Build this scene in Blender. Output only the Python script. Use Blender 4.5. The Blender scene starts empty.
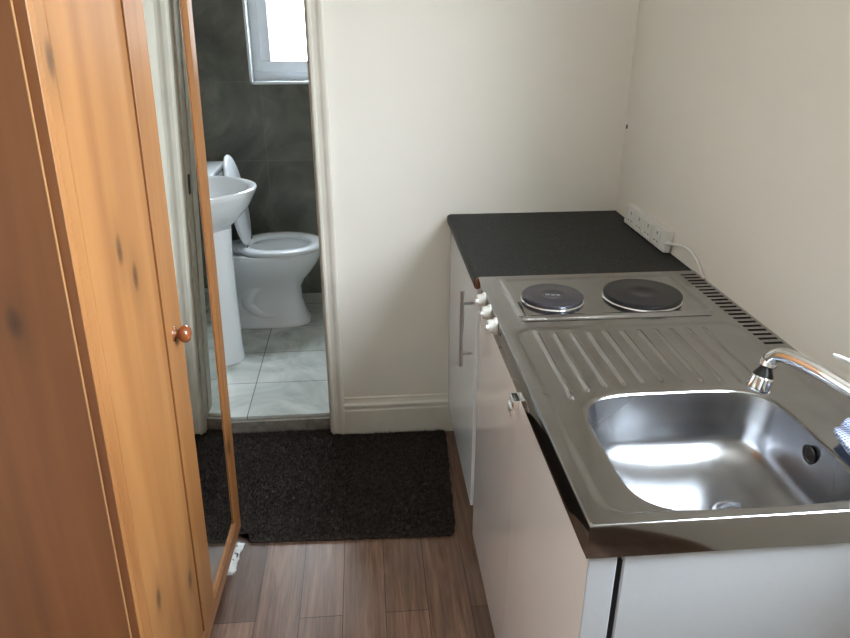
import bpy, bmesh, math, random
import numpy as np
from mathutils import Vector, Matrix
random.seed(7)
np.random.seed(7)
SC = bpy.context.scene
COL = SC.collection

# ------------------------------------------------------------------ camera
F_PX, PITCH, YAW, ROLL = 700.0, 0.41505, 0.0860, 0.0003
cy, sy, cp, sp = math.cos(YAW), math.sin(YAW), math.cos(PITCH), math.sin(PITCH)
fwd = Vector((sy*cp, cy*cp, -sp)); rgt = Vector((cy, -sy, 0)); upv = rgt.cross(fwd)
cam_data = bpy.data.cameras.new('camera')
cam_data.sensor_width = 36.0
cam_data.lens = F_PX / 850 * 36.0
cam_data.clip_start = 0.02
cam = bpy.data.objects.new('camera', cam_data); COL.objects.link(cam)
m = Matrix((rgt, upv, -fwd)).transposed().to_4x4()
m.translation = Vector((-0.299, -0.758, 1.553))
cam.matrix_world = m
SC.camera = cam

# ------------------------------------------------------------------ exposure, world
SC.view_settings.view_transform = 'Standard'
SC.view_settings.look = 'None'
SC.view_settings.gamma = 1.0
SC.view_settings.use_curve_mapping = False
SC.view_settings.exposure = 2.02
SC.cycles.sample_clamp_indirect = 7
SKY = 15.0
w = bpy.data.worlds.new('overcast_sky'); SC.world = w; w.use_nodes = True
nt = w.node_tree; nt.nodes.clear()
tc = nt.nodes.new('ShaderNodeTexCoord'); sx = nt.nodes.new('ShaderNodeSeparateXYZ')
rp = nt.nodes.new('ShaderNodeValToRGB'); bg = nt.nodes.new('ShaderNodeBackground'); wo = nt.nodes.new('ShaderNodeOutputWorld')
mr = nt.nodes.new('ShaderNodeMapRange'); mr.inputs['From Min'].default_value = -1; mr.inputs['From Max'].default_value = 1
nt.links.new(tc.outputs['Generated'], sx.inputs[0]); nt.links.new(sx.outputs['Z'], mr.inputs['Value'])
nt.links.new(mr.outputs[0], rp.inputs[0]); nt.links.new(rp.outputs[0], bg.inputs[0]); nt.links.new(bg.outputs[0], wo.inputs[0])
rp.color_ramp.elements[0].position = 0.40; rp.color_ramp.elements[0].color = (.30, .30, .29, 1)
rp.color_ramp.elements[1].position = 0.52; rp.color_ramp.elements[1].color = (.60, .64, .67, 1)
e = rp.color_ramp.elements.new(1.0); e.color = (1.12, 1.26, 1.42, 1)
# sky strength lowered towards the bathroom side (+y) to balance its daylight
vy = nt.nodes.new('ShaderNodeMapRange'); vy.interpolation_type = 'SMOOTHSTEP'
vy.inputs['From Min'].default_value = .2; vy.inputs['From Max'].default_value = .9
vy.inputs['To Min'].default_value = SKY; vy.inputs['To Max'].default_value = SKY*.75
nt.links.new(sx.outputs['Y'], vy.inputs['Value']); nt.links.new(vy.outputs[0], bg.inputs['Strength'])
# bright hazy part of the overcast sky, where the sun stands behind the cloud
GLOW, GDIR, GW0, GW1 = 0.9, Vector((.40, -.80, .47)).normalized(), math.cos(math.radians(38)), math.cos(math.radians(6))
vm = nt.nodes.new('ShaderNodeVectorMath'); vm.operation = 'DOT_PRODUCT'; vm.inputs[1].default_value = GDIR
gm = nt.nodes.new('ShaderNodeMapRange'); gm.interpolation_type = 'SMOOTHSTEP'
gm.inputs['From Min'].default_value = GW0; gm.inputs['From Max'].default_value = GW1; gm.inputs['To Max'].default_value = GLOW
bg2 = nt.nodes.new('ShaderNodeBackground'); bg2.inputs['Color'].default_value = (1.0, .96, .90, 1); ad = nt.nodes.new('ShaderNodeAddShader')
nt.links.new(tc.outputs['Generated'], vm.inputs[0]); nt.links.new(vm.outputs['Value'], gm.inputs['Value']); nt.links.new(gm.outputs[0], bg2.inputs['Strength'])
nt.links.new(bg.outputs[0], ad.inputs[0]); nt.links.new(bg2.outputs[0], ad.inputs[1]); nt.links.new(ad.outputs[0], wo.inputs[0])

def portal(name, loc, rot, sx_, sy_):
    l = bpy.data.lights.new(name, 'AREA'); l.shape = 'RECTANGLE'; l.size = sx_; l.size_y = sy_
    l.cycles.is_portal = True
    o = bpy.data.objects.new(name, l); COL.objects.link(o); o.location = loc; o.rotation_euler = rot
KW = (-0.50, 0.24, 1.08, 2.32)       # kitchen window y0,y1,z0,z1
BW = (-0.86, -0.22, 1.211, 2.0)      # bathroom window x0,x1,z0,z1
portal('kitchen_daylight', (0.73, (KW[0]+KW[1])/2, (KW[2]+KW[3])/2), (0, math.pi/2, 0), KW[3]-KW[2], KW[1]-KW[0])
portal('bathroom_daylight', ((BW[0]+BW[1])/2, 3.28, (BW[2]+BW[3])/2), (-math.pi/2, 0, 0), BW[1]-BW[0], BW[3]-BW[2])

# ------------------------------------------------------------------ materials
def srgb(r, g, b):
    f = lambda c: (c/12.92 if c <= .04045 else ((c+.055)/1.055)**2.4)
    return (f(r/255), f(g/255), f(b/255), 1)

class NT:
    def __init__(s, name):
        s.m = bpy.data.materials.new(name); s.m.use_nodes = True; s.t = s.m.node_tree
        s.b = s.t.nodes['Principled BSDF']; s.out = s.t.nodes['Material Output']
    def n(s, typ, **kw):
        x = s.t.nodes.new(typ)
        for k, v in kw.items():
            if k in x.inputs: x.inputs[k].default_value = v
            else: setattr(x, k, v)
        return x
    def l(s, a, b): s.t.links.new(a, b)
    def coord(s, scale=(1, 1, 1), loc=(0, 0, 0), rot=(0, 0, 0), kind='Object'):
        c = s.n('ShaderNodeTexCoord'); mp = s.n('ShaderNodeMapping')
        mp.inputs['Scale'].default_value = scale; mp.inputs['Location'].default_value = loc; mp.inputs['Rotation'].default_value = rot
        s.l(c.outputs[kind], mp.inputs[0]); return mp.outputs[0]
    def noise(s, vec, scale, detail=4, rough=.55, dist=0):
        x = s.n('ShaderNodeTexNoise'); x.inputs['Scale'].default_value = scale; x.inputs['Detail'].default_value = detail
        x.inputs['Roughness'].default_value = rough; x.inputs['Distortion'].default_value = dist
        s.l(vec, x.inputs['Vector']); return x.outputs['Fac']
    def ramp(s, fac, stops):
        r = s.n('ShaderNodeValToRGB'); el = r.color_ramp.elements
        el[0].position, el[0].color = stops[0]; el[1].position, el[1].color = stops[-1]
        for p, c in stops[1:-1]:
            q = el.new(p); q.color = c
        s.l(fac, r.inputs[0]); return r.outputs[0]
    def mix(s, fac, a, b, mode='MIX'):
        x = s.n('ShaderNodeMix', data_type='RGBA', blend_type=mode)
        for sock, v in ((x.inputs['Factor'], fac), (x.inputs[6], a), (x.inputs[7], b)):
            if hasattr(v, 'links'): s.l(v, sock)
            else: sock.default_value = v
        return x.outputs[2]
    def bump(s, h, strength=.2, dist=.002):
        b = s.n('ShaderNodeBump'); b.inputs['Strength'].default_value = strength; b.inputs['Distance'].default_value = dist
        s.l(h, b.inputs['Height']); s.l(b.outputs[0], s.b.inputs['Normal'])
    def set(s, **kw):
        for k, v in kw.items():
            i = s.b.inputs[k.replace('_', ' ')]
            if hasattr(v, 'links'): s.l(v, i)
            else: i.default_value = v
        return s.m

def plain(name, col, rough=.5, metal=0, var=.04, scale=30, coat=0, bump=0):
    t = NT(name); v = t.coord(); f = t.noise(v, scale)
    lo = tuple(c*(1-var) for c in col[:3])+(1,); hi = tuple(min(1, c*(1+var)) for c in col[:3])+(1,)
    t.set(Base_Color=t.ramp(f, [(.3, lo), (.7, hi)]), Roughness=rough, Metallic=metal, Coat_Weight=coat)
    if bump: t.bump(f, bump)
    return t.m

def wall_paint(name, col):
    t = NT(name); v = t.coord()
    f = t.noise(v, 1.3, 3); g = t.noise(v, 90, 3)
    lo = tuple(c*.955 for c in col[:3])+(1,)
    t.set(Base_Color=t.ramp(f, [(.35, lo), (.65, col)]), Roughness=.55, Specular_IOR_Level=.3)
    t.bump(g, .08, .002); return t.m
M_WALL = wall_paint('cream_emulsion', srgb(236, 231, 222))
M_TRIM = plain('cream_gloss_paint', srgb(222, 217, 206), .35, var=.05, scale=9)
M_CEIL = plain('white_ceiling_paint', srgb(235, 232, 226), .8)

def wood_floor():
    t = NT('brown_vinyl_planks')
    v = t.coord(rot=(0, 0, math.pi/2), loc=(0.33, 0.04, 0))
    br = t.n('ShaderNodeTexBrick'); br.offset = .37; br.offset_frequency = 2; br.squash = 1
    br.inputs['Scale'].default_value = 1; br.inputs['Brick Width'].default_value = 1.05; br.inputs['Row Height'].default_value = .121
    br.inputs['Mortar Size'].default_value = .0012; br.inputs['Mortar Smooth'].default_value = .4; br.inputs['Bias'].default_value = 0
    br.inputs['Color1'].default_value = (0, 0, 0, 1); br.inputs['Color2'].default_value = (1, 1, 1, 1); br.inputs['Mortar'].default_value = (.5, .5, .5, 1)
    t.l(v, br.inputs['Vector'])
    g = t.noise(t.coord(scale=(30, 2.6, 1)), 1.0, 8, .65, .6)
    g2 = t.noise(t.coord(scale=(140, 6, 1)), 1.0, 4, .6)
    big = t.noise(t.coord(scale=(6, 2.2, 1)), 1.0, 3)
    base = t.ramp(g, [(.28, srgb(66, 44, 32)), (.5, srgb(116, 87, 70)), (.72, srgb(162, 132, 112))])
    base = t.mix(.35, base, t.ramp(g2, [(.35, srgb(80, 58, 46)), (.65, srgb(144, 116, 100))]))
    base = t.mix(t.ramp(big, [(.4, (0, 0, 0, 1)), (.7, (.35, .35, .35, 1))]), base, srgb(146, 132, 126))
    tone = t.mix(br.outputs['Color'], (.56, .53, .51, 1), (1.36, 1.34, 1.32, 1))
    base = t.mix(1.0, base, tone, 'MULTIPLY')
    base = t.mix(br.outputs['Fac'], base, srgb(50, 38, 30))
    t.set(Base_Color=base, Roughness=.42)
    t.bump(g2, .12, .001); return t.m
M_FLOOR = wood_floor()

def tile_mat(name, size, mortar, loc, lo, mid, hi, grout, rough, axis, vscale=2.2, veins=None):
    t = NT(name)
    c = t.n('ShaderNodeTexCoord'); sep = t.n('ShaderNodeSeparateXYZ'); cmb = t.n('ShaderNodeCombineXYZ')
    t.l(c.outputs['Object'], sep.inputs[0])
    a, b = {'z': ('X', 'Y'), 'y': ('X', 'Z'), 'x': ('Y', 'Z')}[axis]
    t.l(sep.outputs[a], cmb.inputs[0]); t.l(sep.outputs[b], cmb.inputs[1])
    mp = t.n('ShaderNodeMapping'); mp.inputs['Location'].default_value = (loc[0], loc[1], 0); t.l(cmb.outputs[0], mp.inputs[0])
    br = t.n('ShaderNodeTexBrick'); br.offset = 0; br.squash = 1
    br.inputs['Scale'].default_value = 1; br.inputs['Brick Width'].default_value = size[0]; br.inputs['Row Height'].default_value = size[1]
    br.inputs['Mortar Size'].default_value = mortar; br.inputs['Mortar Smooth'].default_value = .2
    br.inputs['Color1'].default_value = (0, 0, 0, 1); br.inputs['Color2'].default_value = (1, 1, 1, 1)
    t.l(mp.outputs[0], br.inputs['Vector'])
    vv = t.coord()
    f = t.noise(vv, vscale, 9, .6, 1.4)
    base = t.ramp(f, [(.28, lo), (.5, mid), (.74, hi)])
    if veins:
        g = t.noise(vv, vscale*1.3, 6, .55, 2.2)
        base = t.mix(t.ramp(g, [(.47, (0, 0, 0, 1)), (.5, (.6, .6, .6, 1)), (.53, (0, 0, 0, 1))]), base, veins)
    tone = t.mix(br.outputs['Color'], (.9, .9, .9, 1), (1.08, 1.08, 1.08, 1))
    base = t.mix(1.0, base, tone, 'MULTIPLY')
    base = t.mix(br.outputs['Fac'], base, grout)
    t.set(Base_Color=base, Roughness=rough)
    t.bump(br.outputs['Fac'], -.25, .002); return t.m
_wt = (srgb(76, 77, 70), srgb(106, 106, 98), srgb(142, 141, 131), srgb(122, 122, 114))
M_WTILE_Y = tile_mat('slate_grey_wall_tile', (.6, .396), .0018, (.81, -.036), *_wt, .38, 'y')
M_WTILE_X = tile_mat('slate_grey_side_wall_tile', (.6, .396), .0018, (.3, -.036), *_wt, .38, 'x')
M_FTILE = tile_mat('pale_marble_floor_tile', (.6, .297), .0022, (.80, -.188), srgb(148, 151, 146), srgb(188, 191, 184), srgb(214, 216, 210), srgb(112, 110, 104), .14, 'z', 3.4)

def pine(name, base_a, base_b, base_c, rough=.32, knots=True, axis='Z', kloc=(.3, .45), kax='Y'):
    t = NT(name)
    sc = {'Z': (1, 1, .055), 'Y': (1, .055, 1)}[axis]
    v = t.coord(scale=sc)
    g = t.noise(v, 13, 4, .5, .9); h = t.noise(v, 70, 3, .55, .2); b = t.noise(v, 5, 3, .5, .5)
    c = t.ramp(g, [(.3, base_a), (.52, base_b), (.75, base_c)])
    c = t.mix(t.ramp(h, [(.35, (.16, .16, .16, 1)), (.6, (0, 0, 0, 1))]), c, base_a)
    c = t.mix(t.ramp(b, [(.42, (0, 0, 0, 1)), (.7, (.4, .4, .4, 1))]), c, base_c)
    if knots:
        vo = t.n('ShaderNodeTexVoronoi', voronoi_dimensions='2D'); vo.feature = 'F1'; vo.inputs['Scale'].default_value = 1.0
        vs = t.coord(); se = t.n('ShaderNodeSeparateXYZ'); cb = t.n('ShaderNodeCombineXYZ'); t.l(vs, se.inputs[0])
        for k_, (ax, sc_, of_) in enumerate(((kax, 4.0, kloc[0]), ('Z', 1.8, kloc[1]))):
            ma = t.n('ShaderNodeMath', operation='MULTIPLY_ADD'); ma.inputs[1].default_value = sc_; ma.inputs[2].default_value = of_
            t.l(se.outputs[ax], ma.inputs[0]); t.l(ma.outputs[0], cb.inputs[k_])
        t.l(cb.outputs[0], vo.inputs['Vector'])
        kn = t.ramp(vo.outputs['Distance'], [(.0, (.9, .9, .9, 1)), (.03, (.7, .7, .7, 1)), (.06, (.22, .22, .22, 1)), (.17, (0, 0, 0, 1))])
        c = t.mix(kn, c, (.055, .024, .010, 1))
    t.set(Base_Color=c, Roughness=rough, Specular_IOR_Level=.35, Coat_Weight=.05, Coat_Roughness=.25)
    t.bump(h, .04, .001); return t.m
M_PINE = pine('honey_pine', srgb(126, 79, 42), srgb(145, 97, 54), srgb(158, 111, 66), .42)
M_PINE_SHADED = pine('shaded_side_pine', srgb(104, 60, 30), srgb(119, 72, 38), srgb(130, 82, 46), .6, kax='X')  # darker copy of the honey pine, with shade put into its colour
M_PINE_PALE = pine('pale_pine_edge', srgb(140, 100, 64), srgb(158, 116, 76), srgb(168, 128, 88), .4, False)
M_PINE_RAIL = pine('pine_rail', srgb(134, 86, 50), srgb(156, 106, 64), srgb(172, 126, 80), .35, False, 'Y')
M_KNOB = plain('turned_reddish_wood', srgb(122, 66, 34), .2, var=.15, scale=60, coat=.5)
M_OLDWOOD = plain('worn_bare_jamb', srgb(204, 196, 180), .6, var=.14, scale=22)

def mirror_mat():
    t = NT('mirror_silver'); f = t.noise(t.coord(), 3, 2)
    t.set(Base_Color=t.ramp(f, [(.3, (.78, .81, .78, 1)), (.7, (.82, .85, .82, 1))]), Metallic=1.0, Roughness=.01); return t.m
M_MIRROR = mirror_mat()

def steel(name, col, r0, r1, scale=(3, 240, 1), bump=.02, stain=.0):
    t = NT(name); f = t.noise(t.coord(scale=scale), 1.0, 4, .6); g = t.noise(t.coord(), 9, 5, .6)
    lo = tuple(c*(1-stain) for c in col[:3])+(1,)
    t.set(Base_Color=t.mix(f, t.ramp(g, [(.35, lo), (.62, col)]), col), Metallic=1.0, Roughness=t.ramp(g, [(.3, (r0,)*3+(1,)), (.7, (r1,)*3+(1,))]))
    if bump: t.bump(f, bump, .0006)
    return t.m
M_STEEL = steel('brushed_stainless', (.405, .405, .41, 1), .10, .20, (240, 3, 1), .02, .22)
def satin(name, col, r0, r1):
    t = NT(name); g = t.noise(t.coord(), 3.0, 0, .5)
    t.set(Base_Color=col, Metallic=1.0, Roughness=t.ramp(g, [(.2, (r0,)*3+(1,)), (.8, (r1,)*3+(1,))])); return t.m
M_BOWL = satin('satin_stainless_bowl', (.31, .31, .32, 1), .25, .29)
M_CHROME = plain('chrome', (.82, .83, .85, 1), .07, 1.0, .02)
M_HANDLE = plain('satin_steel_handle', (.42, .42, .43, 1), .28, 1.0, .02)
M_IRON = plain('cast_iron_plate', srgb(40, 40, 43), .34, .35, .12, 40)
M_IRON2 = plain('worn_cast_iron_plate', srgb(72, 70, 76), .27, .55, .12, 30)
M_BADGE = plain('pale_stamped_badge', srgb(150, 150, 156), .35, .6, .1, 200)
M_DARK = plain('dark_void', srgb(14, 14, 14), .8)
M_BLACK = plain('black_rubber', srgb(20, 20, 22), .35)
M_GLOSS = plain('white_gloss_laminate', srgb(243, 238, 238), .07, var=.01, scale=4, coat=.6)
M_WHITE_DOOR = plain('cool_white_laminate', srgb(238, 243, 248), .12, var=.01, scale=4, coat=.4)
M_CARCASS = plain('white_carcass_board', srgb(214, 212, 208), .5)
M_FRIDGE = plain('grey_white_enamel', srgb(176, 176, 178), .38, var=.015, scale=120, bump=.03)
M_KNOBW = plain('white_plastic', srgb(190, 188, 183), .3, var=.02)
M_STRIP = plain('off_white_plastic', srgb(222, 220, 216), .4, var=.03)
M_SLOT = plain('grey_socket_slot', srgb(120, 124, 150), .5)
M_CERAMIC = plain('white_ceramic', srgb(226, 228, 230), .1, var=.015, scale=5, coat=.5)
M_SEAT = plain('white_plastic_seat', srgb(222, 224, 226), .2, var=.015, scale=5)
M_UPVC = plain('white_upvc', srgb(228, 232, 236), .25, var=.01)
M_CHIP = plain('brown_chipboard_edge', srgb(122, 84, 62), .8, var=.3, scale=300)

def worktop_mat():
    t = NT('black_speckled_laminate'); v = t.coord()
    f = t.noise(v, 170, 4, .7); g = t.noise(v, 60, 4, .6)
    c = t.ramp(f, [(.40, srgb(17, 19, 20)), (.58, srgb(28, 31, 32)), (.72, srgb(96, 100, 102))])
    t.set(Base_Color=c, Roughness=.55, Specular_IOR_Level=.28); t.bump(g, .08, .001); return t.m
M_WORKTOP = worktop_mat()

def cloth_mat():
    t = NT('blue_white_check_cloth'); v = t.coord(scale=(250, 250, 250), rot=(0, 0, .6))
    ch = t.n('ShaderNodeTexChecker'); ch.inputs['Scale'].default_value = 1
    ch.inputs['Color1'].default_value = srgb(92, 112, 172); ch.inputs['Color2'].default_value = srgb(206, 213, 228)
    t.l(v, ch.inputs['Vector']); t.set(Base_Color=ch.outputs[0], Roughness=.9); return t.m
M_CLOTH = cloth_mat()

def mat_rug():
    t = NT('dark_brown_carpet_pile'); v = t.coord(); f = t.noise(v, 70, 4, .7); g = t.noise(v, 5, 3)
    c = t.ramp(f, [(.3, srgb(40, 35, 33)), (.55, srgb(66, 59, 56)), (.8, srgb(96, 87, 82))])
    c = t.mix(t.ramp(g, [(.35, (0, 0, 0, 1)), (.7, (.3, .3, .3, 1))]), c, srgb(58, 52, 48))
    t.set(Base_Color=c, Roughness=.95, Specular_IOR_Level=.15); return t.m
M_RUG = mat_rug()

def pane_mat():
    t = NT('window_glass'); fr = t.n('ShaderNodeFresnel', IOR=1.45); tr = t.n('ShaderNodeBsdfTransparent'); gl = t.n('ShaderNodeBsdfGlossy', Roughness=.02)
    nz = t.noise(t.coord(), 2, 2); t.l(t.ramp(nz, [(.3, (.95, .97, .97, 1)), (.7, (.97, .99, .99, 1))]), tr.inputs['Color'])
    geo = t.n('ShaderNodeNewGeometry'); mf = t.n('ShaderNodeMath', operation='MULTIPLY_ADD'); mf.inputs[1].default_value = -1; mf.inputs[2].default_value = 1
    t.l(geo.outputs['Backfacing'], mf.inputs[0]); mm = t.n('ShaderNodeMath', operation='MULTIPLY'); t.l(mf.outputs[0], mm.inputs[0]); t.l(fr.outputs[0], mm.inputs[1])
    mx = t.n('ShaderNodeMixShader'); t.l(mm.outputs[0], mx.inputs[0]); t.l(tr.outputs[0], mx.inputs[1]); t.l(gl.outputs[0], mx.inputs[2])
    t.l(mx.outputs[0], t.out.inputs[0]); return t.m
M_PANE = pane_mat()
def paper_mat():
    t = NT('printed_white_wrapper'); f = t.noise(t.coord(), 60, 2)
    t.set(Base_Color=t.ramp(f, [(.40, srgb(60, 60, 58)), (.44, srgb(232, 232, 230)), (.9, srgb(240, 240, 238))]), Roughness=.5); return t.m
M_PAPER = paper_mat()

# ------------------------------------------------------------------ mesh helpers
def link(name, bm, mat, parent=None, smooth=False, auto=None):
    me = bpy.data.meshes.new(name); bmesh.ops.recalc_face_normals(bm, faces=bm.faces)
    bm.to_mesh(me); bm.free()
    me.materials.append(mat)
    if smooth:
        for p in me.polygons: p.use_smooth = True
        if auto: me.set_sharp_from_angle(angle=math.radians(auto))
    o = bpy.data.objects.new(name, me); COL.objects.link(o)
    if parent: o.parent = parent
    return o
def tag(o, label=None, cat=None, group=None, kind=None):
    if label: o['label'] = label
    if cat: o['category'] = cat
    if group: o['group'] = group
    if kind: o['kind'] = kind
    return o
def thing(name, loc, label, cat, group=None):
    o = bpy.data.objects.new(name, None); COL.objects.link(o); o.location = loc; o.empty_display_size = .1
    return tag(o, label, cat, group)
def box(bm, x0, x1, y0, y1, z0, z1, bev=0, seg=2, M=None):
    r = bmesh.ops.create_cube(bm, size=1)
    vs = r['verts']
    for v in vs:
        v.co = Vector((x0+(v.co.x+.5)*(x1-x0), y0+(v.co.y+.5)*(y1-y0), z0+(v.co.z+.5)*(z1-z0)))
    if bev:
        es = list({e for v in vs for e in v.link_edges})
        r2 = bmesh.ops.bevel(bm, geom=es, offset=bev, segments=seg, affect='EDGES', profile=.6)
        vs = list({v for f in r2['faces'] for v in f.verts} | {v for v in vs if v.is_valid})
    if M is not None:
        for v in vs: v.co = M @ v.co
    return vs
def bx(name, dims, mat, parent=None, bev=0, org=(0, 0, 0), seg=2):
    bm = bmesh.new(); x0, x1, y0, y1, z0, z1 = dims
    box(bm, x0-org[0], x1-org[0], y0-org[1], y1-org[1], z0-org[2], z1-org[2], bev, seg)
    return link(name, bm, mat, parent)
def loft(bm, rings, cap0=True, cap1=True, closed=True):
    vr = [[bm.verts.new(p) for p in r] for r in rings]
    n = len(rings[0])
    for a, b in zip(vr, vr[1:]):
        for i in range(n if closed else n-1):
            j = (i+1) % n
            bm.faces.new((a[i], a[j], b[j], b[i]))
    if cap0: bm.faces.new(vr[0][::-1])
    if cap1: bm.faces.new(vr[-1])
    return vr
def lathe(bm, prof, seg=32, M=None):
    M = M or Matrix()
    rings = [[M @ Vector((r*math.cos(2*math.pi*i/seg), r*math.sin(2*math.pi*i/seg), z)) for i in range(seg)] for r, z in prof]
    return loft(bm, rings)
def tube(bm, pts, rad, seg=12, caps=True):
    pts = [Vector(p) for p in pts]; rads = rad if isinstance(rad, (list, tuple)) else [rad]*len(pts)
    rings = []; prev = None
    for i, p in enumerate(pts):
        d = (pts[min(i+1, len(pts)-1)] - pts[max(i-1, 0)]).normalized()
        if prev is None:
            a = d.orthogonal().normalized()
        else:
            a = (prev - d*prev.dot(d)).normalized()
        prev = a; b = d.cross(a)
        rings.append([p + (a*math.cos(2*math.pi*k/seg) + b*math.sin(2*math.pi*k/seg))*rads[i] for k in range(seg)])
    return loft(bm, rings, caps, caps)
def bez(pts, n=10):
    """Catmull-Rom through the points"""
    P = [Vector(p) for p in pts]; P = [P[0]*2-P[1]]+P+[P[-1]*2-P[-2]]; out = []
    for i in range(1, len(P)-2):
        for k in range(n):
            t = k/n
            out.append(.5*((2*P[i])+(P[i+1]-P[i-1])*t+(2*P[i-1]-5*P[i]+4*P[i+1]-P[i+2])*t*t+(3*P[i]-P[i-1]-3*P[i+1]+P[i+2])*t**3))
    out.append(P[-2]); return out
def prism(bm, poly, vec):
    """extrude a closed polygon (3D pts) along vec"""
    v = Vector(vec)
    return loft(bm, [[Vector(p) for p in poly], [Vector(p)+v for p in poly]])
def superell(cx, cy_, a, b, n, seg, z, rot0=0):
    out = []
    for i in range(seg):
        t = 2*math.pi*i/seg + rot0; c, s = math.cos(t), math.sin(t)
        out.append(Vector((cx+a*math.copysign(abs(c)**(2/n), c), cy_+b*math.copysign(abs(s)**(2/n), s), z)))
    return out

# ------------------------------------------------------------------ setting
XL, XR, YB, YF, H = -1.36, 0.60, 1.645, -2.6, 2.4
YB2 = 1.76                     # far face of the back wall
DX0, DX1, DZ = -1.13, -0.470, 2.02
BX0, BX1, BY, BZ = -1.18, 0.30, 3.02, 0.07
def struct(name, dims_list, mat, kind='structure'):
    bm = bmesh.new()
    for d in dims_list: box(bm, *d)
    return tag(link(name, bm, mat), kind=kind)
struct('floor', [(XL-.1, XR+.1, YF-.1, 1.694, -.08, 0)], M_FLOOR)
struct('floor_bathroom', [(BX0-.1, BX1+.1, 1.694, BY+.1, -.08, BZ)], M_FTILE)
struct('ceiling', [(XL-.1, XR+.2, YF-.1, YB2, H, H+.1)], M_CEIL)
struct('ceiling_bathroom', [(BX0-.1, BX1+.1, YB2, BY+.2, H-.05, H+.05)], M_CEIL)
struct('wall_back', [(XL-.1, DX0-.02, YB, YB2, 0, H), (DX1+.02, XR+.1, YB, YB2, 0, H), (DX0-.02, DX1+.02, YB, YB2, DZ+.02, H)], M_WALL)
y0, y1, z0, z1 = KW
WT = .12
struct('wall_right', [(XR, XR+WT, YF-.1, y0, 0, H), (XR, XR+WT, y1, YB2, 0, H), (XR, XR+WT, y0, y1, 0, z0), (XR, XR+WT, y0, y1, z1, H)], M_WALL)
struct('wall_left', [(XL-.1, XL, YF-.1, YB2, 0, H)], M_WALL)
struct('wall_front', [(XL-.1, XR+.2, YF-.1, YF, 0, H)], M_WALL)
x0, x1, z0b, z1b = BW
bt = .24
struct('wall_bathroom_back', [(BX0-.1, x0, BY, BY+bt, 0, H), (x1, BX1+.1, BY, BY+bt, 0, H), (x0, x1, BY, BY+bt, 0, z0b), (x0, x1, BY, BY+bt, z1b, H)], M_WTILE_Y)
struct('wall_bathroom_left', [(BX0-.1, BX0, YB2, BY, 0, H)], M_WTILE_X)
struct('wall_bathroom_right', [(BX1, BX1+.1, YB2, BY, 0, H)], M_WTILE_X)

# skirting board along the back wall
def skirting(name, xa, xb):
    p = [(0, 0), (.017, 0), (.017, .112), (.013, .118), (.013, .124), (.018, .130), (.018, .138), (.012, .146), (.008, .158), (.008, .164), (.004, .167), (0, .167)]
    bm = bmesh.new(); prism(bm, [(xa, YB-t, z) for t, z in p], (xb-xa, 0, 0))
    return tag(link(name, bm, M_TRIM), kind='structure')
skirting('baseboard_back', -.411, XR)

# door frame: lining, stop and worn inner edge; architrave outside
dr = tag(thing('door_1', (DX1, YB, 0), None, None), kind='structure')
def dpart(name, dl, mat):
    bm = bmesh.new()
    for d in dl: box(bm, d[0]-DX1, d[1]-DX1, d[2]-YB, d[3]-YB, d[4], d[5], .0015, 1)
    return link(name, bm, mat, dr)
dpart('lining', [(DX1, DX1+.02, YB-.001, YB2+.001, 0, DZ), (DX0-.02, DX0, YB-.001, YB2+.001, 0, DZ), (DX0-.02, DX1+.02, YB-.001, YB2+.001, DZ, DZ+.02)], M_OLDWOOD)
dpart('door_stop', [(DX1-.003, DX1, YB+.05, YB+.085, BZ, DZ), (DX0, DX0+.003, YB+.05, YB+.085, BZ, DZ), (DX0, DX1, YB+.05, YB+.085, DZ-.012, DZ)], M_OLDWOOD)
dpart('latch_keep', [(DX1-.0015, DX1+.003, YB+.012, YB+.036, .96, 1.03)], M_DARK)
def architrave(name, xin, sgn, za, zb):
    p = [(0, 0), (0, .011), (.004, .015), (.011, .015), (.014, .011), (.018, .011), (.028, .013), (.038, .019), (.047, .021), (.053, .018), (.053, 0)]
    bm = bmesh.new(); prism(bm, [(xin+sgn*d, YB-t, za) for d, t in p], (0, 0, zb-za))
    return tag(link(name, bm, M_TRIM), kind='structure')
architrave('trim_1', DX1+.007, 1, 0, DZ+.06)
architrave('trim_2', DX0-.011, -1, 0, DZ+.06)
# worn threshold strip under the tile edge
struct('threshold', [(DX0, DX1, 1.672, 1.694, 0, BZ-.012)], plain('worn_stone_step', srgb(128, 122, 112), .85, var=.25, scale=35, bump=.3))

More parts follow.
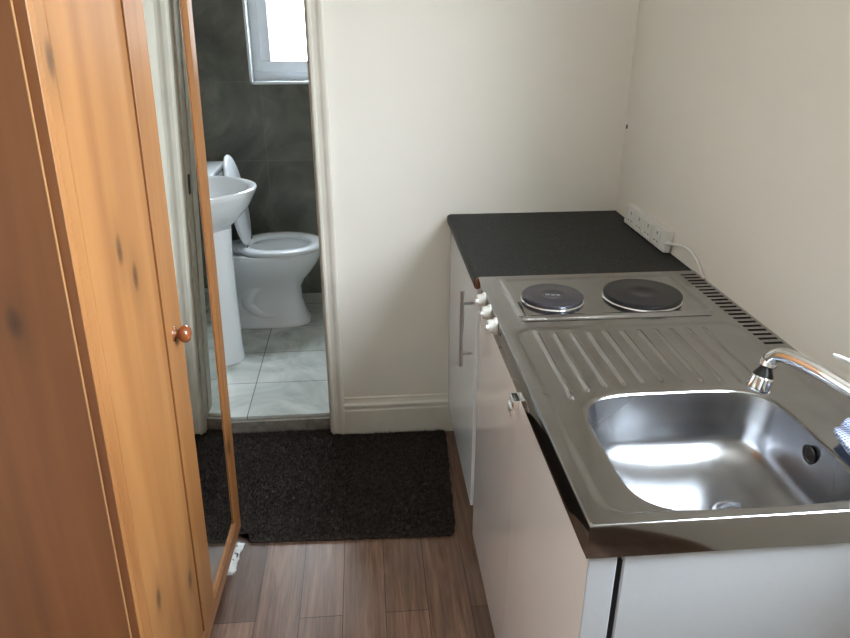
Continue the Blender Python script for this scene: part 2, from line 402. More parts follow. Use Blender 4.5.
# bathroom window
def window(name, axis, a0, a1, z0, z1, depth0, depth1, sash=.055, fr=.05, mull=()):
    """frame, opening sash and glass pane in a wall opening; axis x: wall across x at depth y"""
    w_ = tag(thing(name, ((a0+a1)/2, depth0, z0) if axis == 'x' else (depth0, (a0+a1)/2, z0), None, None), kind='structure')
    org = w_.location.copy()
    def conv(a, b, d, e, z, q): return (a, b, d, e, z, q) if axis == 'x' else (d, e, a, b, z, q)
    def ring(bm, a, b, z, q, t, d, e, bev=.004):
        for dd in (conv(a, b, d, e, z, z+t), conv(a, b, d, e, q-t, q), conv(a, a+t, d, e, z+t, q-t), conv(b-t, b, d, e, z+t, q-t)):
            box(bm, dd[0]-org.x, dd[1]-org.x, dd[2]-org.y, dd[3]-org.y, dd[4]-org.z, dd[5]-org.z, bev, 2)
    bm = bmesh.new(); ring(bm, a0, a1, z0, z1, fr, depth0, depth1); link('frame', bm, M_UPVC, w_)
    edges = [a0+fr*.8] + list(mull) + [a1-fr*.8]
    for s0, s1 in zip(edges, edges[1:]):
        bm = bmesh.new(); ring(bm, s0, s1, z0+fr*.8, z1-fr*.8, sash, depth0-.018, depth1-.02, .006); sa = link('sash', bm, M_UPVC, w_)
        d = conv(s0+sash*.8, s1-sash*.8, depth0+.01, depth0+.014, z0+fr*.8+sash*.8, z1-fr*.8-sash*.8)
        bm = bmesh.new(); box(bm, d[0]-org.x, d[1]-org.x, d[2]-org.y, d[3]-org.y, d[4]-org.z, d[5]-org.z); link('pane', bm, M_PANE, sa)
    return w_
window('window_1', 'x', BW[0]+.012, BW[1], BW[2]+.012, BW[3], BY+.085, BY+.15)
window('window_2', 'y', KW[0], KW[1], KW[2], KW[3], XR+.03, XR+.09, mull=())
# white reveal lining and tile trim round the bathroom window
struct('trim_3', [(BW[0], BW[0]+.012, BY-.004, BY+bt-.02, BW[2], BW[3]), (BW[0], BW[1], BY-.004, BY+bt-.02, BW[2], BW[2]+.012)], M_UPVC)

# ------------------------------------------------------------------ wardrobe
TH, PH = math.radians(2.0), math.radians(-1.75)
t3 = Vector((math.sin(TH), math.cos(TH), 0)); n0 = Vector((math.cos(TH), -math.sin(TH), 0)); kz = Vector((0, 0, 1))
u3 = math.cos(PH)*kz - math.sin(PH)*n0; n3 = math.cos(PH)*n0 + math.sin(PH)*kz
PW = Vector((-0.731, 1.039, 0.06)) - u3*.06
ward = thing('wardrobe', (0, 0, 0), 'tall honey pine wardrobe with a mirrored door, leaning slightly forward on the left', 'wardrobe')
mw = Matrix((n3, t3, u3)).transposed().to_4x4(); mw.translation = PW
ward.matrix_world = mw
def wu(n, z=0.0):             # local height that meets world height z
    return (z - PW.z - n*n3.z) / u3.z
S0, S1, TOPW, DEP = -.797, .014, 1.86, .55
def wpanel(name, s0, s1, mat, nf=-.018, nb=-DEP):
    bm = bmesh.new()
    poly = [Vector((-.075, s0, wu(-.075, .001))), Vector((-.075, s0, .06)), Vector((nf, s0, .06)), Vector((nf, s0, TOPW)), Vector((nb, s0, TOPW)), Vector((nb, s0, wu(nb, .001)))]
    prism(bm, poly, (0, s1-s0, 0)); return link(name, bm, mat, ward)
tag(wpanel('side_panel', S0-.004, S0+.012, M_PINE_SHADED), 'pine side with shade put into its darker brown')
bx('edge_strip', (-.0179, -.0165, S0-.0042, S0+.010, .06, TOPW), M_PINE_PALE, ward)['label'] = 'pale thin edge strip'
wpanel('side_panel', S1-.016, S1, M_PINE_SHADED)
bx('top_panel', (-DEP-.005, .015, S0-.01, S1+.01, TOPW, TOPW+.022), M_PINE, ward, .003)
bx('back_panel', (-DEP+.002, -DEP+.008, S0+.016, S1-.016, .09, TOPW), M_PINE_SHADED, ward)
bx('base_panel', (-DEP+.01, -.02, S0+.016, S1-.016, .09, .108), M_PINE_SHADED, ward)
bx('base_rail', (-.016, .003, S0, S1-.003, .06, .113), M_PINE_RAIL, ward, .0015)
bm = bmesh.new(); prism(bm, [(-.075, S0+.016, wu(-.075, .002)), (-.075, S0+.016, .09), (-.093, S0+.016, .09), (-.093, S0+.016, wu(-.093, .002))], (0, S1-S0-.032, 0)); link('plinth', bm, M_PINE_SHADED, ward)
def edge_mat(o):          # camera-facing door edges take the darker pine, shade painted into the colour
    o.data.materials.append(M_PINE_SHADED)
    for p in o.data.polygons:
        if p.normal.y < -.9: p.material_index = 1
# left plank door, with a routed groove near its hinge edge
DB, DT = .116, TOPW-.004
bm = bmesh.new()
prof = [(-.016, S0), (-.0012, S0), (0, S0+.0012), (0, S0+.0145), (-.0012, S0+.0155), (-.0012, S0+.0165), (0, S0+.0175), (0, S0+.0465), (-.0022, S0+.048), (-.0022, S0+.0495), (0, S0+.051), (0, S0+.3415), (-.0015, S0+.343), (-.016, S0+.343)]
prism(bm, [(a, b, DB) for a, b in prof], (0, 0, DT-DB)); dl = link('door', bm, M_PINE, ward)
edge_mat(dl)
# mirrored door: stiles, rails, glass, knob
DS0, DS1 = S0+.3465, S1
MS0, MS1, MB, MT = -.334, -.052, DB+.006, DT-.06
bm = bmesh.new()
pr = [(-.016, DS0), (.002, DS0), (.003, DS0+.001), (.003, MS0-.012), (0, MS0-.006), (-.003, MS0), (-.016, MS0)]
prism(bm, [(a, b, DB) for a, b in pr], (0, 0, DT-DB))
pr = [(-.016, MS1), (-.003, MS1), (.0, MS1+.008), (.003, MS1+.02), (.003, DS1-.006), (0, DS1), (-.016, DS1)]
prism(bm, [(a, b, DB) for a, b in pr], (0, 0, DT-DB))
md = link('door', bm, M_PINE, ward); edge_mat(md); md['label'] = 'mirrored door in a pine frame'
bm = bmesh.new(); box(bm, -.016, 0, MS0, MS1, DB, MB, .001, 1); link('rail', bm, M_PINE_RAIL, md)
bm = bmesh.new(); box(bm, -.016, 0, MS0, MS1, MT, DT, .001, 1); link('rail', bm, M_PINE_RAIL, md)
bm = bmesh.new(); box(bm, -.012, -.005, MS0-.002, MS1+.002, MB-.002, MT+.002, .0015, 1); link('mirror_glass', bm, M_MIRROR, md)
KS, KU = -.400, .922
bm = bmesh.new(); K = Matrix.Translation((0, KS, KU)) @ Matrix.Rotation(math.pi/2, 4, 'Y')
lathe(bm, [(.001, -.002), (.0165, -.002), (.0175, .002), (.015, .005), (.0095, .008), (.009, .011), (.0125, .014), (.0175, .019), (.0195, .025), (.018, .031), (.013, .036), (.006, .0385), (.001, .039)], 28, K)
link('knob', bm, M_KNOB, md, True)

# crumpled wrapper wedged under the wardrobe's far corner
wr = thing('paper_wedge', (-.750, .960, 0), 'small crumpled white printed wrapper wedged under the corner of the pine wardrobe', 'paper')
bm = bmesh.new()
rings = []
rs = random.Random(3)
for i in range(15):
    t = i/14; c = Vector((.004+.012*t + rs.uniform(-.002, .002), -.06+.135*t, .0))
    wd, hh = .013+rs.uniform(-.003, .004), .020+.010*math.sin(t*5)+rs.uniform(-.005, .006)
    rings.append([c+Vector((wd*a + rs.uniform(-.002, .002), rs.uniform(-.002, .002), max(.0008, hh*b))) for a, b in ((-1, 0), (-.9, .6), (-.35, 1.05), (.3, .8), (.8, .45), (1, 0))])
loft(bm, rings); link('wrapper', bm, M_PAPER, wr)

# ------------------------------------------------------------------ floor mat
def rug():
    r = thing('floor_mat', (-.5, 1.34, 0), 'dark brown pile mat on the plank floor in front of the bathroom doorway', 'mat')
    org = Vector((-.5, 1.34, 0))
    rr = random.Random(11)
    poly = []
    def side(a, b, n, amp):
        for i in range(n):
            t = i/n; poly.append((a[0]+(b[0]-a[0])*t+rr.uniform(-amp, amp), a[1]+(b[1]-a[1])*t+rr.uniform(-amp, amp)))
    P = [(-1.0, 1.072), (-.716, 1.072), (-.700, 1.034), (-.40, 1.022), (-.062, 1.012), (-.046, 1.035), (-.012, 1.60), (-.02, 1.622), (-.413, 1.622), (-.475, 1.622), (-.48, 1.668), (-1.1, 1.668), (-1.1, 1.1)]
    for a, b in zip(P, P[1:]+P[:1]):
        L = math.dist(a, b); side(a, b, max(1, int(L/.012)), .002)
    bm = bmesh.new()
    loft(bm, [[Vector((x, y, .001))-org for x, y in poly], [Vector((x, y, .009))-org for x, y in poly]])
    bmesh.ops.triangulate(bm, faces=[f for f in bm.faces if len(f.verts) > 4])
    link('backing', bm, M_RUG, r)
    px = np.array(poly)
    def inside(x, y):
        c = np.zeros(len(x), bool); j = len(px)-1
        for i in range(len(px)):
            xi, yi = px[i]; xj, yj = px[j]
            k = ((yi > y) != (yj > y)) & (x < (xj-xi)*(y-yi)/(yj-yi+1e-12)+xi); c ^= k; j = i
        return c
    rng = np.random.default_rng(5)
    N = 60000
    x = rng.uniform(-1.1, 0, N); y = rng.uniform(1.0, 1.68, N); k = inside(x, y); x, y = x[k], y[k]; n = len(x)
    hgt = rng.uniform(.007, .013, n); ang = rng.uniform(0, 6.283, n); wd = rng.uniform(.0010, .0018, n)
    lean = rng.normal(0, .0045, (n, 2))
    v = np.zeros((n, 3, 3))
    v[:, 0] = np.c_[x-wd*np.cos(ang), y-wd*np.sin(ang), np.full(n, .008)]
    v[:, 1] = np.c_[x+wd*np.cos(ang), y+wd*np.sin(ang), np.full(n, .008)]
    v[:, 2] = np.c_[x+lean[:, 0], y+lean[:, 1], .008+hgt]
    v -= np.array(org)
    me = bpy.data.meshes.new('pile'); me.from_pydata(v.reshape(-1, 3).tolist(), [], np.arange(3*n).reshape(-1, 3).tolist()); me.materials.append(M_RUG)
    o = bpy.data.objects.new('pile', me); COL.objects.link(o); o.parent = r; o['kind'] = 'stuff'
rug()

# ------------------------------------------------------------------ stainless sink and hob top
ZT = .894
st = thing('sink_hob_top', (0, 0, ZT), 'stainless steel worktop with sink bowl, ribbed drainer and two electric hotplates', 'sink')
def sstep(a, b, x):
    t = np.clip((x-a)/(b-a), 0, 1); return t*t*(3-2*t)
RIBX = [.073, .112, .151, .190, .229, .268, .306, .344, .382, .420, .459]
RIBY = [.352, .378, .391, .395, .398, .399, .398, .396, .391, .382, .372]
def hgt(x, y):
    """pressed relief of the steel sheet (0 at the rim)"""
    x = np.asarray(x, float); y = np.asarray(y, float)
    h = np.zeros_like(x)
    # drainer/bowl area pressed down slightly inside a rounded border
    cx, cyy, hx, hy, R = .285, .340, .262, .322, .045
    qx = np.abs(x-cx)-hx+R; qy = np.abs(y-cyy)-hy+R
    d = np.hypot(np.maximum(qx, 0), np.maximum(qy, 0)) + np.minimum(np.maximum(qx, qy), 0) - R
    h -= .0035*(1-sstep(-.009, .001, d))
    # hob platform
    cx, cyy, hx, hy, R = .286, .836, .239, .135, .02
    qx = np.abs(x-cx)-hx+R; qy = np.abs(y-cyy)-hy+R
    d2 = np.hypot(np.maximum(qx, 0), np.maximum(qy, 0)) + np.minimum(np.maximum(qx, qy), 0) - R
    h += .007*(1-sstep(-.006, .001, d2)) - .003*(1-sstep(-.022, -.012, d2))
    for rx, ry in zip(RIBX, RIBY):
        dy = np.maximum(np.maximum(ry-y, y-.632), 0)
        g = np.clip(1-(np.hypot(x-rx, dy)/.0056)**2, 0, 1)
        h += .0034*g**1.2 + .0012*np.clip(1-(np.hypot(x-rx, y-ry)/.0075)**2, 0, 1)
    return h
def outer(x, y):
    return x, y
# --- grid part
YG = .340
BYc, BXc, BA, BB, BN = .190, .265, .184, .169, 4.4
slots = [(.534+.0226*i, .534+.0226*i+.0105) for i in range(20)]
SLX = (.549, .592)
xs = sorted(set(np.round(np.r_[np.linspace(0, .6, 201), SLX], 4)))
ys = np.linspace(.372, 1.0, 200).tolist(); ys = [v for v in ys if not any(a-.0012 < v < b+.0012 and (abs(v-a) < .0012 or abs(v-b) < .0012) for a, b in slots)]
ys = sorted(set(np.round(np.r_[ys, [q for s in slots for q in s]], 4)))
X, Y = np.meshgrid(xs, ys); Z = hgt(X, Y)
verts = np.c_[X.ravel(), Y.ravel(), Z.ravel()].tolist()
nx = len(xs); faces = []
for j in range(len(ys)-1):
    ym = (ys[j]+ys[j+1])/2; cut = any(a < ym < b for a, b in slots)
    for i in range(nx-1):
        xm = (xs[i]+xs[i+1])/2
        if cut and SLX[0] < xm < SLX[1]: continue
        faces.append((j*nx+i, j*nx+i+1, (j+1)*nx+i+1, (j+1)*nx+i))
base_row = list(range(nx))
# --- bowl surround: rings between the bowl outline and the rectangle 0..0.6 x 0..0.372
SEG = 288
ol = superell(BXc, BYc, BA, BB, BN, SEG, 0)
def to_rect(i):
    p = ol[i]; d = Vector((p.x-BXc, p.y-BYc))
    ts = []
    if d.x > 1e-9: ts.append((.6-BXc)/d.x)
    if d.x < -1e-9: ts.append((0-BXc)/d.x)
    if d.y > 1e-9: ts.append((.372-BYc)/d.y)
    if d.y < -1e-9: ts.append((0-BYc)/d.y)
    t = min(ts); return BXc+d.x*t, BYc+d.y*t
rect = [to_rect(i) for i in range(SEG)]
for corner in ((0, 0), (.6, 0), (0, .372), (.6, .372)):       # snap nearest ring point to each corner
    k = min(range(SEG), key=lambda i: math.dist(rect[i], corner)); rect[k] = corner
NR = 26
start = len(verts)
for r in range(NR+1):
    t = (r/NR)
    for i in range(SEG):
        a, b = ol[i], rect[i]
        x, y = a.x+(b[0]-a.x)*t, a.y+(b[1]-a.y)*t
        dd = math.hypot(x-a.x, y-a.y)
        z = float(hgt(x, y)) - .004*max(0, 1-dd/.008)**2 if r else -.0075
        verts.append((x, y, z))
for r in range(NR):
    for i in range(SEG):
        j = (i+1) % SEG
        faces.append((start+r*SEG+i, start+(r+1)*SEG+i, start+(r+1)*SEG+j, start+r*SEG+j))
# --- rim: fold down the front, near end and far end as a 60 mm lip
def lip(path, drop=.06, rad=.003):
    """path: list of (x, y, outward nx, ny)"""
    rows = []
    for k in range(5):
        a = k/4*math.pi/2; rows.append([(x+nx_*rad*math.sin(a), y+ny_*rad*math.sin(a), -rad*(1-math.cos(a))) for x, y, nx_, ny_ in path])
    rows.append([(x+nx_*rad, y+ny_*rad, -drop+.002) for x, y, nx_, ny_ in path])
    rows.append([(x+nx_*(rad-.001), y+ny_*(rad-.001), -drop) for x, y, nx_, ny_ in path])
    rows.append([(x-nx_*.012, y-ny_*.012, -drop) for x, y, nx_, ny_ in path])
    s = len(verts); n = len(path)
    for r in rows: verts.extend(r)
    for k in range(len(rows)-1):
        for i in range(n-1):
            faces.append((s+k*n+i, s+k*n+i+1, s+(k+1)*n+i+1, s+(k+1)*n+i))
q = math.sqrt(.5)
lip([(0, 1.0, -1, 0), (0, .5, -1, 0), (0, .02, -1, 0), (0, .0, -q*1.2, -q*1.2), (.02, 0, 0, -1), (.3, 0, 0, -1), (.6, 0, 0, -1)])
me = bpy.data.meshes.new('sheet'); me.from_pydata([tuple(map(float, v)) for v in verts], [], faces)
bm = bmesh.new(); bm.from_mesh(me); bmesh.ops.remove_doubles(bm, verts=bm.verts, dist=.0004); bpy.data.meshes.remove(me)
sh = link('steel_sheet', bm, M_STEEL, st, True, 50)
M_LIP = steel('polished_stainless_lip', (.36, .355, .35, 1), .06, .10, (240, 3, 1), .01)  # darker than the sheet: dark reflections put into the base colour
sh.data.materials.append(M_LIP)
for p in sh.data.polygons:
    if p.center.z < -.0045 and (p.center.x < 0 or p.center.y < 0): p.material_index = 1
# --- bowl
bm = bmesh.new()
prof = [(0, -.0075), (.001, -.012), (.004, -.03), (.009, -.058), (.0125, -.075)]
for k in range(1, 25):
    u = (k/24)**1.5; prof.append((.0125+.145*u, -.075-.078*(1-(1-u)**2.5)**(1/2.5)))
rings = []
for ins, z in prof:
    nn = BN - (BN-3.0)*min(1, ins/.05)
    rings.append(superell(BXc, BYc, BA-ins, BB-ins, nn, SEG, z))
loft(bm, rings, False, True)
bmesh.ops.reverse_faces(bm, faces=bm.faces)
link('bowl', bm, M_BOWL, st, True, 60)
bm = bmesh.new(); lathe(bm, [(.0005, -.1505), (.028, -.1500), (.034, -.1495), (.040, -.1495), (.0425, -.1515), (.043, -.154)], 40, Matrix.Translation((.330, .175, .0)))
w_ = link('drain_waste', bm, M_CHROME, st, True, 40)
bm = bmesh.new(); lathe(bm, [(.0005, -.1484), (.022, -.1484), (.024, -.1494), (.024, -.151)], 32, Matrix.Translation((.330, .175, 0))); link('strainer', bm, M_HANDLE, w_, True, 40)
# overflow: chrome ring with a dark opening on the bowl's wall side
Ko = Matrix.Translation((.4415, .184, -.036)) @ Matrix.Rotation(-math.pi/2-.10, 4, 'Y')
bm = bmesh.new(); lathe(bm, [(.0145, -.003), (.0175, 0), (.017, .002), (.0135, .002), (.012, 0.0005), (.0005, 0.0002)], 28, Ko); of = link('overflow', bm, M_BLACK, st, True, 40); of['label'] = 'black overflow hole'
# dark sheet added below the vent slots, standing in for the shade inside
bx('vent_shade_sheet', (.545, .598, .52, .995, -.0065, -.0045), M_DARK, st)
# hotplates
def hotplate(cx, cyy, r, mat, badge):
    bm = bmesh.new(); T = Matrix.Translation((cx, cyy, .0040))
    lathe(bm, [(.001, -.004), (r+.0025, -.004), (r+.0023, -.0005), (r+.0010, .0010), (r-.001, .0024), (r-.004, .001)], 64, T)
    rim = link('hotplate', bm, M_CHROME, st, True, 40)
    bm = bmesh.new()
    lathe(bm, [(.001, .001), (r-.0012, .001), (r-.0005, .0105), (r-.003, .0128), (r-.0055, .0132), (r*.72, .0128), (r*.70, .0132), (r*.48, .0128), (r*.46, .0132), (.024, .0128), (.021, .0118), (.001, .0118)], 64, T)
    p = link('plate', bm, mat, rim, True, 35)
    if badge:
        bm = bmesh.new()
        for a, b, c, d in ((-.018, -.006, -.005, .004), (-.003, .006, -.006, .003), (.009, .018, -.006, .002)): box(bm, a, b, c, d, .0130, .0136, M=T @ Matrix.Translation((0, 0, -.0012)) @ Matrix.Rotation(-.15, 4, 'Z'))
        link('badge', bm, M_BADGE, rim)
hotplate(.1535, .818, .0765, M_IRON2, True)
hotplate(.3815, .815, .0965, M_IRON, False)
# control knobs on the front lip
for yk in (.878, .798, .717):
    T = Matrix.Translation((-.0035, yk, -.018)) @ Matrix.Rotation(-math.pi/2, 4, 'Y')
    bm = bmesh.new(); lathe(bm, [(.001, 0), (.0205, 0), (.021, .003), (.0195, .006), (.017, .009), (.016, .019), (.014, .022), (.001, .0225)], 28, T)
    k = link('control_knob', bm, M_KNOBW, st, True, 40)
    bm = bmesh.new(); box(bm, -.0042, .0042, -.0155, .0155, .020, .028, .002, 2, T @ Matrix.Rotation(.35, 4, 'Z')); link('grip', bm, M_KNOBW, k)
for yk in (.838, .757, .672): bx('dial_mark', (-.0042, -.003, yk-.003, yk+.003, -.022, -.016), M_BLACK, st)

# ------------------------------------------------------------------ tap
tp = thing('mixer_tap', (.535, .055, ZT), 'chrome mixer tap with swivel aerator reaching over the sink bowl', 'tap')
bm = bmesh.new(); lathe(bm, [(.001, 0), (.027, 0), (.027, .004), (.023, .008), (.021, .03), (.0215, .085), (.024, .10), (.023, .118), (.015, .126), (.001, .128)], 28, Matrix.Translation((0, 0, -.0032))); link('body', bm, M_CHROME, tp, True, 40)
TO = Vector((.535, .055, ZT))
pts = bez([Vector((.531, .065, .955))-TO, Vector((.510, .118, .972))-TO, Vector((.478, .188, .986))-TO, Vector((.452, .25, .994))-TO, Vector((.432, .295, .992))-TO, Vector((.424, .312, .980))-TO, Vector((.421, .318, .966))-TO], 8)
nP = len(pts); rr_ = [.0125+.0015*math.sin(i/(nP-1)*3.1) if i < nP*.72 else .0135 for i in range(nP)]
bm = bmesh.new(); tube(bm, pts, rr_, 18); link('spout', bm, M_CHROME, tp, True, 50)
A0 = Vector((.421, .318, .968))-TO; dirn = Vector((-.26, -.12, -.95)).normalized()
RA = dirn.to_track_quat('Z', 'Y').to_matrix().to_4x4()
TA = Matrix.Translation(A0) @ RA
bm = bmesh.new(); lathe(bm, [(.001, -.004), (.0145, -.004), (.0155, .0), (.0155, .007), (.012, .010), (.001, .011)], 24, TA); ae = link('swivel_aerator', bm, M_CHROME, tp, True, 40)
bm = bmesh.new(); lathe(bm, [(.001, .008), (.0105, .009), (.0115, .013), (.0175, .024), (.018, .028), (.001, .0285)], 24, TA); link('black_collar', bm, M_BLACK, ae, True, 40)
bm = bmesh.new()
rings = []
for r, z in [(.001, .027), (.0175, .027), (.0185, .030), (.0205, .050), (.0205, .0535), (.019, .056), (.001, .0565)]:
    rings.append([TA @ Vector(((r*(1 + (.09 if (i % 2 and .029 < z < .052) else 0)))*math.cos(2*math.pi*i/36), (r*(1 + (.09 if (i % 2 and .029 < z < .052) else 0)))*math.sin(2*math.pi*i/36), z)) for i in range(36)])
loft(bm, rings); link('spray_head', bm, M_CHROME, ae, True, 25)
bm = bmesh.new(); tube(bm, bez([Vector((.533, .06, 1.010))-TO, Vector((.527, .09, 1.022))-TO, Vector((.498, .165, 1.025))-TO, Vector((.472, .2265, 1.026))-TO], 6), [.006]*6+[.0055]*6+[.0045]*6+[.003], 12); link('lever', bm, M_KNOBW, tp, True, 60)

# ------------------------------------------------------------------ cloth over the rim of the bowl
cl = bpy.data.meshes.new('dish_cloth')
nu, nv = 24, 16; vv = []
for j in range(nv):
    for i in range(nu):
        a, b = i/(nu-1), j/(nv-1)
        x = .461+.040*b + .004*math.sin(a*7); y = .01+.158*a + .028*b + .001*math.sin(b*9)
        z = ZT+.0105+.0025*math.sin(a*8+b*3)*math.sin(b*5+1) + .004*b
        vv.append((x, y, z))
ff = [(j*nu+i, j*nu+i+1, (j+1)*nu+i+1, (j+1)*nu+i) for j in range(nv-1) for i in range(nu-1)]
cl.from_pydata(vv, [], ff); cl.materials.append(M_CLOTH)
for p in cl.polygons: p.use_smooth = True
co = bpy.data.objects.new('dish_cloth', cl); COL.objects.link(co)
sm = co.modifiers.new('thickness', 'SOLIDIFY'); sm.thickness = .012; sm.offset = -1
tag(co, 'blue and white checked cloth folded on the rim beside the sink bowl', 'cloth')

# ------------------------------------------------------------------ black worktop
wk = thing('worktop', (0, 1.0, .856), 'black speckled laminate worktop in the far corner beyond the hotplates', 'worktop')
bm = bmesh.new(); R = .012
arc = lambda cx, cz, a0, a1: [(cx+R*math.cos(a), cz+R*math.sin(a)) for a in np.linspace(a0, a1, 7)]
zt, zb_ = ZT-.001, .856
xf = -.013
prof = [(.598, zb_), (.598, zt)] + arc(xf+R, zt-R, math.pi/2, math.pi) + arc(xf+R, zb_+R, math.pi, 1.5*math.pi)
prism(bm, [(x, .005, z-.856) for x, z in prof], (0, .638, 0)); link('slab', bm, M_WORKTOP, wk, True, 30)
bm = bmesh.new(); prism(bm, [(x, .0025, z-.856) for x, z in [(a*.985+.0015, (b-.875)*.97+.875) for a, b in prof]], (0, .003, 0)); link('raw_edge', bm, M_CHIP, wk)['label'] = 'brown bare chipboard end'

# ------------------------------------------------------------------ units below
# far base unit under the black worktop
bu = thing('base_unit', (.3, 1.32, 0), 'white base unit with one bar-handled door under the black worktop', 'cabinet')
B = (.3, 1.32, 0)
bm = bmesh.new()
for d in ((.022, .58, 1.018, 1.034, .115, .855), (.022, .58, 1.622, 1.638, .115, .855), (.022, .58, 1.034, 1.622, .115, .131), (.565, .58, 1.034, 1.622, .131, .855)): box(bm, d[0]-B[0], d[1]-B[0], d[2]-B[1], d[3]-B[1], d[4], d[5])
link('carcass', bm, M_CARCASS, bu)
bx('plinth', (.055, .071, 1.018, 1.638, 0, .115), M_CARCASS, bu, 0, B)
bd = bx('door', (-.001, .019, 1.022, 1.640, .112, .848), M_WHITE_DOOR, bu, .0015, B)
bm = bmesh.new(); O = Vector(B)
tube(bm, [Vector((-.034, 1.078, .585))-O, Vector((-.034, 1.078, .823))-O], .006, 14)
for z in (.625, .785): tube(bm, [Vector((-.034, 1.078, z))-O, Vector((.003, 1.078, z))-O], .0045, 10)
link('bar_handle', bm, M_HANDLE, bd, True, 40)
# cupboard under the hob
cu = thing('base_unit', (.3, .75, 0), 'white gloss-fronted cupboard under the hotplates, beyond the fridge', 'cabinet')
B = (.3, .75, 0); bm = bmesh.new()
for d in ((.02, .58, .508, .522, .06, .83), (.02, .58, .985, 1.0, .06, .83), (.02, .58, .522, .985, .06, .075), (.565, .58, .522, .985, .075, .83)): box(bm, d[0]-B[0], d[1]-B[0], d[2]-B[1], d[3]-B[1], d[4], d[5])
link('carcass', bm, M_CARCASS, cu)
bx('plinth', (.05, .066, .508, 1.0, 0, .06), M_CARCASS, cu, 0, B)
bx('door', (.004, .020, .5042, .995, .022, .826), M_GLOSS, cu, .001, B)
# fridge at the near end
B = (.3, .25, 0)
fr = thing('fridge', B, 'small white fridge with a gloss door under the sink bowl, side towards the camera', 'fridge')
bm = bmesh.new()
for d in ((.058, .585, .004, .016, .02, .831), (.058, .585, .488, .500, .02, .831), (.573, .585, .016, .488, .02, .831), (.058, .573, .016, .488, .02, .70), (.058, .064, .016, .488, .70, .82)): box(bm, d[0]-B[0], d[1]-B[0], d[2]-B[1], d[3]-B[1], d[4], d[5], .0015, 1)
link('body', bm, M_FRIDGE, fr)
bx('gasket', (.046, .058, .010, .494, .04, .815), M_BLACK, fr, 0, B)
bx('base_grille', (.065, .09, .02, .48, 0, .02), M_DARK, fr, 0, B)
fd = bx('door', (.003, .047, .003, .5032, .022, .829), M_GLOSS, fr, .003, B, 3)
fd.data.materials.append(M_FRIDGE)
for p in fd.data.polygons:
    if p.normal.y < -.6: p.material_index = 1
bm = bmesh.new(); O = Vector(B)
box(bm, -.014-B[0], .004-B[0], .462-B[1], .498-B[1], .800, .823, .003, 2); box(bm, -.017-B[0], -.010-B[0], .462-B[1], .498-B[1], .786, .806, .002, 2)
link('handle', bm, M_CHROME, fd)

# ------------------------------------------------------------------ extension lead against the right wall
ps = thing('extension_lead', (.587, 1.318, ZT), 'white four-socket extension lead standing on the black worktop against the wall', 'extension lead')
LN = Matrix.Rotation(.10, 4, 'Y')
bm = bmesh.new(); box(bm, -.016, .0065, -.168, .168, .001, .066, .004, 3, LN); link('body', bm, M_STRIP, ps)
for k in range(4):
    yc = .115-.074*k
    bm = bmesh.new(); box(bm, -.0172, -.0155, yc-.026, yc+.026, .008, .056, .003, 2, LN); so = link('socket', bm, M_STRIP, ps)
    bm = bmesh.new()
    box(bm, -.0179, -.0165, yc-.003, yc+.003, .040, .049, M=LN)
    for s in (-.011, .011): box(bm, -.0179, -.0165, yc+s-.004, yc+s+.004, .018, .0225, M=LN)
    link('slot', bm, M_SLOT, so)
bm = bmesh.new()
O = Vector((.587, 1.318, ZT))
cpts = bez([Vector((.578, 1.155, .925))-O, Vector((.577, 1.125, .930))-O, Vector((.585, 1.075, .942))-O, Vector((.590, 1.03, .945))-O, Vector((.593, .985, .932))-O, Vector((.594, .945, .908))-O, Vector((.5955, .928, .897))-O], 8)
tube(bm, cpts, .0038, 10); link('cable', bm, M_STRIP, ps, True)
bm = bmesh.new(); tube(bm, [(-.001, -.166, .031), (-.002, -.178, .033), (-.003, -.19, .035)], [.008, .007, .0045], 12); link('strain_relief', bm, M_STRIP, ps, True, 40)

# nail left in the wall by the corner
nl = bmesh.new(); lathe(nl, [(.0005, -.0075), (.0022, -.0062), (.003, -.002), (.003, .004), (.0018, .0072), (.0005, .0075)], 12)
n_ = link('nail', nl, M_DARK, None, True, 40); n_.location = (XR-.0015, 1.625, 1.19); tag(n_, 'small dark nail in the cream wall near the back corner', 'nail')

# ------------------------------------------------------------------ bathroom: toilet
tl = thing('toilet', (-.775, 2.66, BZ), 'white close-coupled toilet with raised lid below the bathroom window', 'toilet')
TX, TY = -.80, 2.66
def tsec(xb, xf, hw, z, n=2.5, seg=56):
    c = (xb+xf)/2-TX; a = (xf-xb)/2
    return superell(c, 0, a, hw, n, seg, z-BZ)
bm = bmesh.new()
loft(bm, [tsec(-1.06, -.630, .118, BZ+.001, 3.2), tsec(-1.06, -.630, .118, BZ+.012, 3.2), tsec(-1.06, -.642, .106, BZ+.022, 3.2), tsec(-1.06, -.655, .098, .14, 3), tsec(-1.065, -.668, .092, .20, 2.8), tsec(-1.07, -.668, .094, .265, 2.6),
          tsec(-1.07, -.645, .108, .305, 2.5), tsec(-1.075, -.605, .135, .35, 2.4), tsec(-1.08, -.570, .160, .40, 2.3), tsec(-1.08, -.553, .172, .44, 2.3), tsec(-1.08, -.548, .176, .458, 2.3), tsec(-1.08, -.552, .172, .467, 2.3),
          tsec(-1.00, -.60, .125, .467, 2.2), tsec(-.99, -.61, .115, .45, 2.2), tsec(-.97, -.64, .09, .36, 2.2), tsec(-.90, -.70, .05, .30, 2)], True, True)
# trapway relief on the near side
tube(bm, bez([Vector((-.70-TX, -.050, .36-BZ)), Vector((-.80-TX, -.056, .33-BZ)), Vector((-.90-TX, -.058, .27-BZ)), Vector((-.93-TX, -.058, .19-BZ)), Vector((-.86-TX, -.058, .13-BZ)), Vector((-.80-TX, -.056, .12-BZ))], 6), [.045]*31, 16)
link('pan', bm, M_CERAMIC, tl, True, 60)
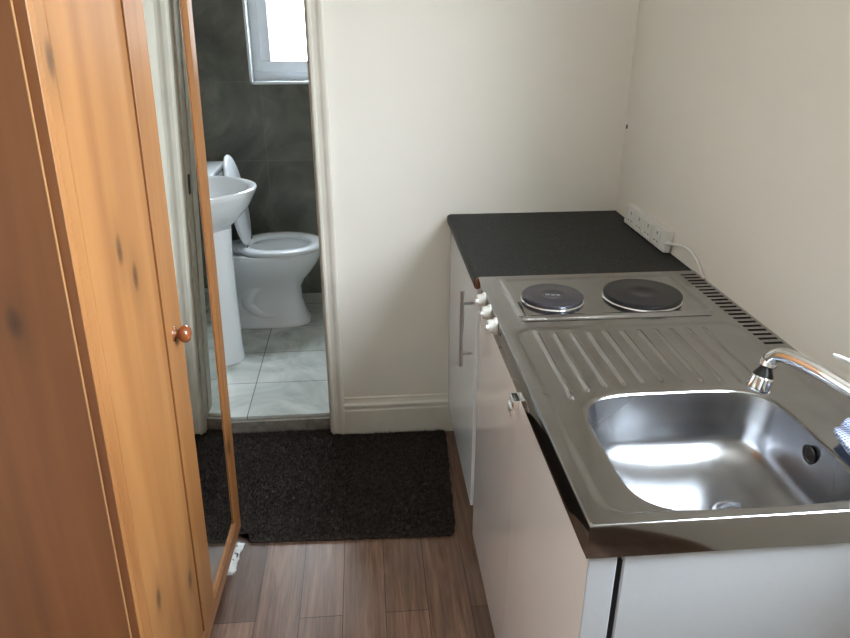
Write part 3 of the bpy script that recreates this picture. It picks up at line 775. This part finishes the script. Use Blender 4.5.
# seat ring
bm = bmesh.new(); rings = []
for (ins, z) in [(0, .470), (-.004, .476), (-.003, .485), (.006, .492), (.030, .494), (.055, .490), (.062, .482), (.060, .472), (.03, .469)]:
    rings.append([Vector(((-.757-TX)+(.212-ins)*(math.cos(a) if math.cos(a) > 0 else math.copysign(abs(math.cos(a))**.8, -1)), (.183-ins)*math.sin(a), z-BZ)) for a in np.linspace(0, 2*math.pi, 64, endpoint=False)])
rings.append(rings[0]); loft(bm, rings, False, False); bmesh.ops.remove_doubles(bm, verts=bm.verts, dist=1e-5); link('seat', bm, M_SEAT, tl, True, 60)
# lid, raised and leaning on the cistern
bm = bmesh.new()
ML = Matrix.Translation((-.920-TX, 0, .485-BZ)) @ Matrix.Rotation(-math.radians(98), 4, 'Y')
rings = []
for k, (sc, z) in enumerate([(.90, -.002), (.99, .0), (1.0, .006), (.985, .013), (.93, .017)]):
    rings.append([ML @ Vector((.222+.222*sc*math.cos(a), .180*sc*math.sin(a), -z)) for a in np.linspace(0, 2*math.pi, 56, endpoint=False)])
loft(bm, rings); link('lid', bm, M_SEAT, tl, True, 50)
for s in (-.075, .075):
    bm = bmesh.new(); tube(bm, [(-.915-TX, s-.022, .487-BZ), (-.915-TX, s+.022, .487-BZ)], .011, 14); link('hinge', bm, M_CHROME, tl, True, 40)
bm = bmesh.new(); box(bm, -1.15-TX, -1.03-TX, -.172, .172, .455-BZ, .835-BZ, .025, 4); cs = link('cistern', bm, M_CERAMIC, tl, True, 40)
bm = bmesh.new(); box(bm, -1.155-TX, -1.02-TX, -.180, .180, .835-BZ, .865-BZ, .01, 3); link('cistern_lid', bm, M_CERAMIC, cs, True, 40)

# ------------------------------------------------------------------ bathroom: pedestal basin
bs = thing('pedestal_basin', (-1.0, 2.22, BZ), 'white pedestal wash basin just inside the bathroom doorway', 'basin')
OX, OY = -1.0, 2.22
def dsec(xb, xf, hw, z, seg=60, n=2.25):
    """flat back, rounded front"""
    out = []
    L = xf-xb
    for i in range(seg):
        a = -math.pi/2+math.pi*i/(seg-1); c, s = math.cos(a), math.sin(a)
        out.append(Vector((xb+L*abs(c)**(2/n)-OX, hw*math.copysign(abs(s)**(2/n), s), z-BZ)))
    return out
bm = bmesh.new()
loft(bm, [dsec(-1.178, -.93, .085, .665), dsec(-1.178, -.90, .11, .69), dsec(-1.178, -.84, .165, .745), dsec(-1.178, -.79, .215, .80), dsec(-1.178, -.764, .242, .85), dsec(-1.178, -.757, .25, .868), dsec(-1.178, -.760, .248, .875), dsec(-1.176, -.768, .240, .877),
          dsec(-1.09, -.785, .222, .875), dsec(-1.085, -.795, .212, .865), dsec(-1.08, -.82, .185, .82), dsec(-1.06, -.86, .14, .775), dsec(-1.02, -.92, .06, .76)], True, True)
link('bowl', bm, M_CERAMIC, bs, True, 60)
bm = bmesh.new()
loft(bm, [dsec(-1.15, -.886, .108, BZ+.001), dsec(-1.15, -.886, .108, BZ+.02), dsec(-1.15, -.890, .108, .14), dsec(-1.15, -.890, .10, .40), dsec(-1.15, -.888, .098, .60), dsec(-1.15, -.880, .10, .70)], True, True)
link('pedestal', bm, M_CERAMIC, bs, True, 60)
bm = bmesh.new(); lathe(bm, [(.001, 0), (.024, 0), (.022, .02), (.018, .06), (.02, .075), (.001, .078)], 20, Matrix.Translation((-1.13-OX, 0, .876-BZ)))
tube(bm, [(-1.13-OX, 0, .925-BZ), (-1.06-OX, 0, .935-BZ), (-1.02-OX, 0, .92-BZ)], [.012, .011, .010], 14); link('tap', bm, M_CHROME, bs, True, 40)
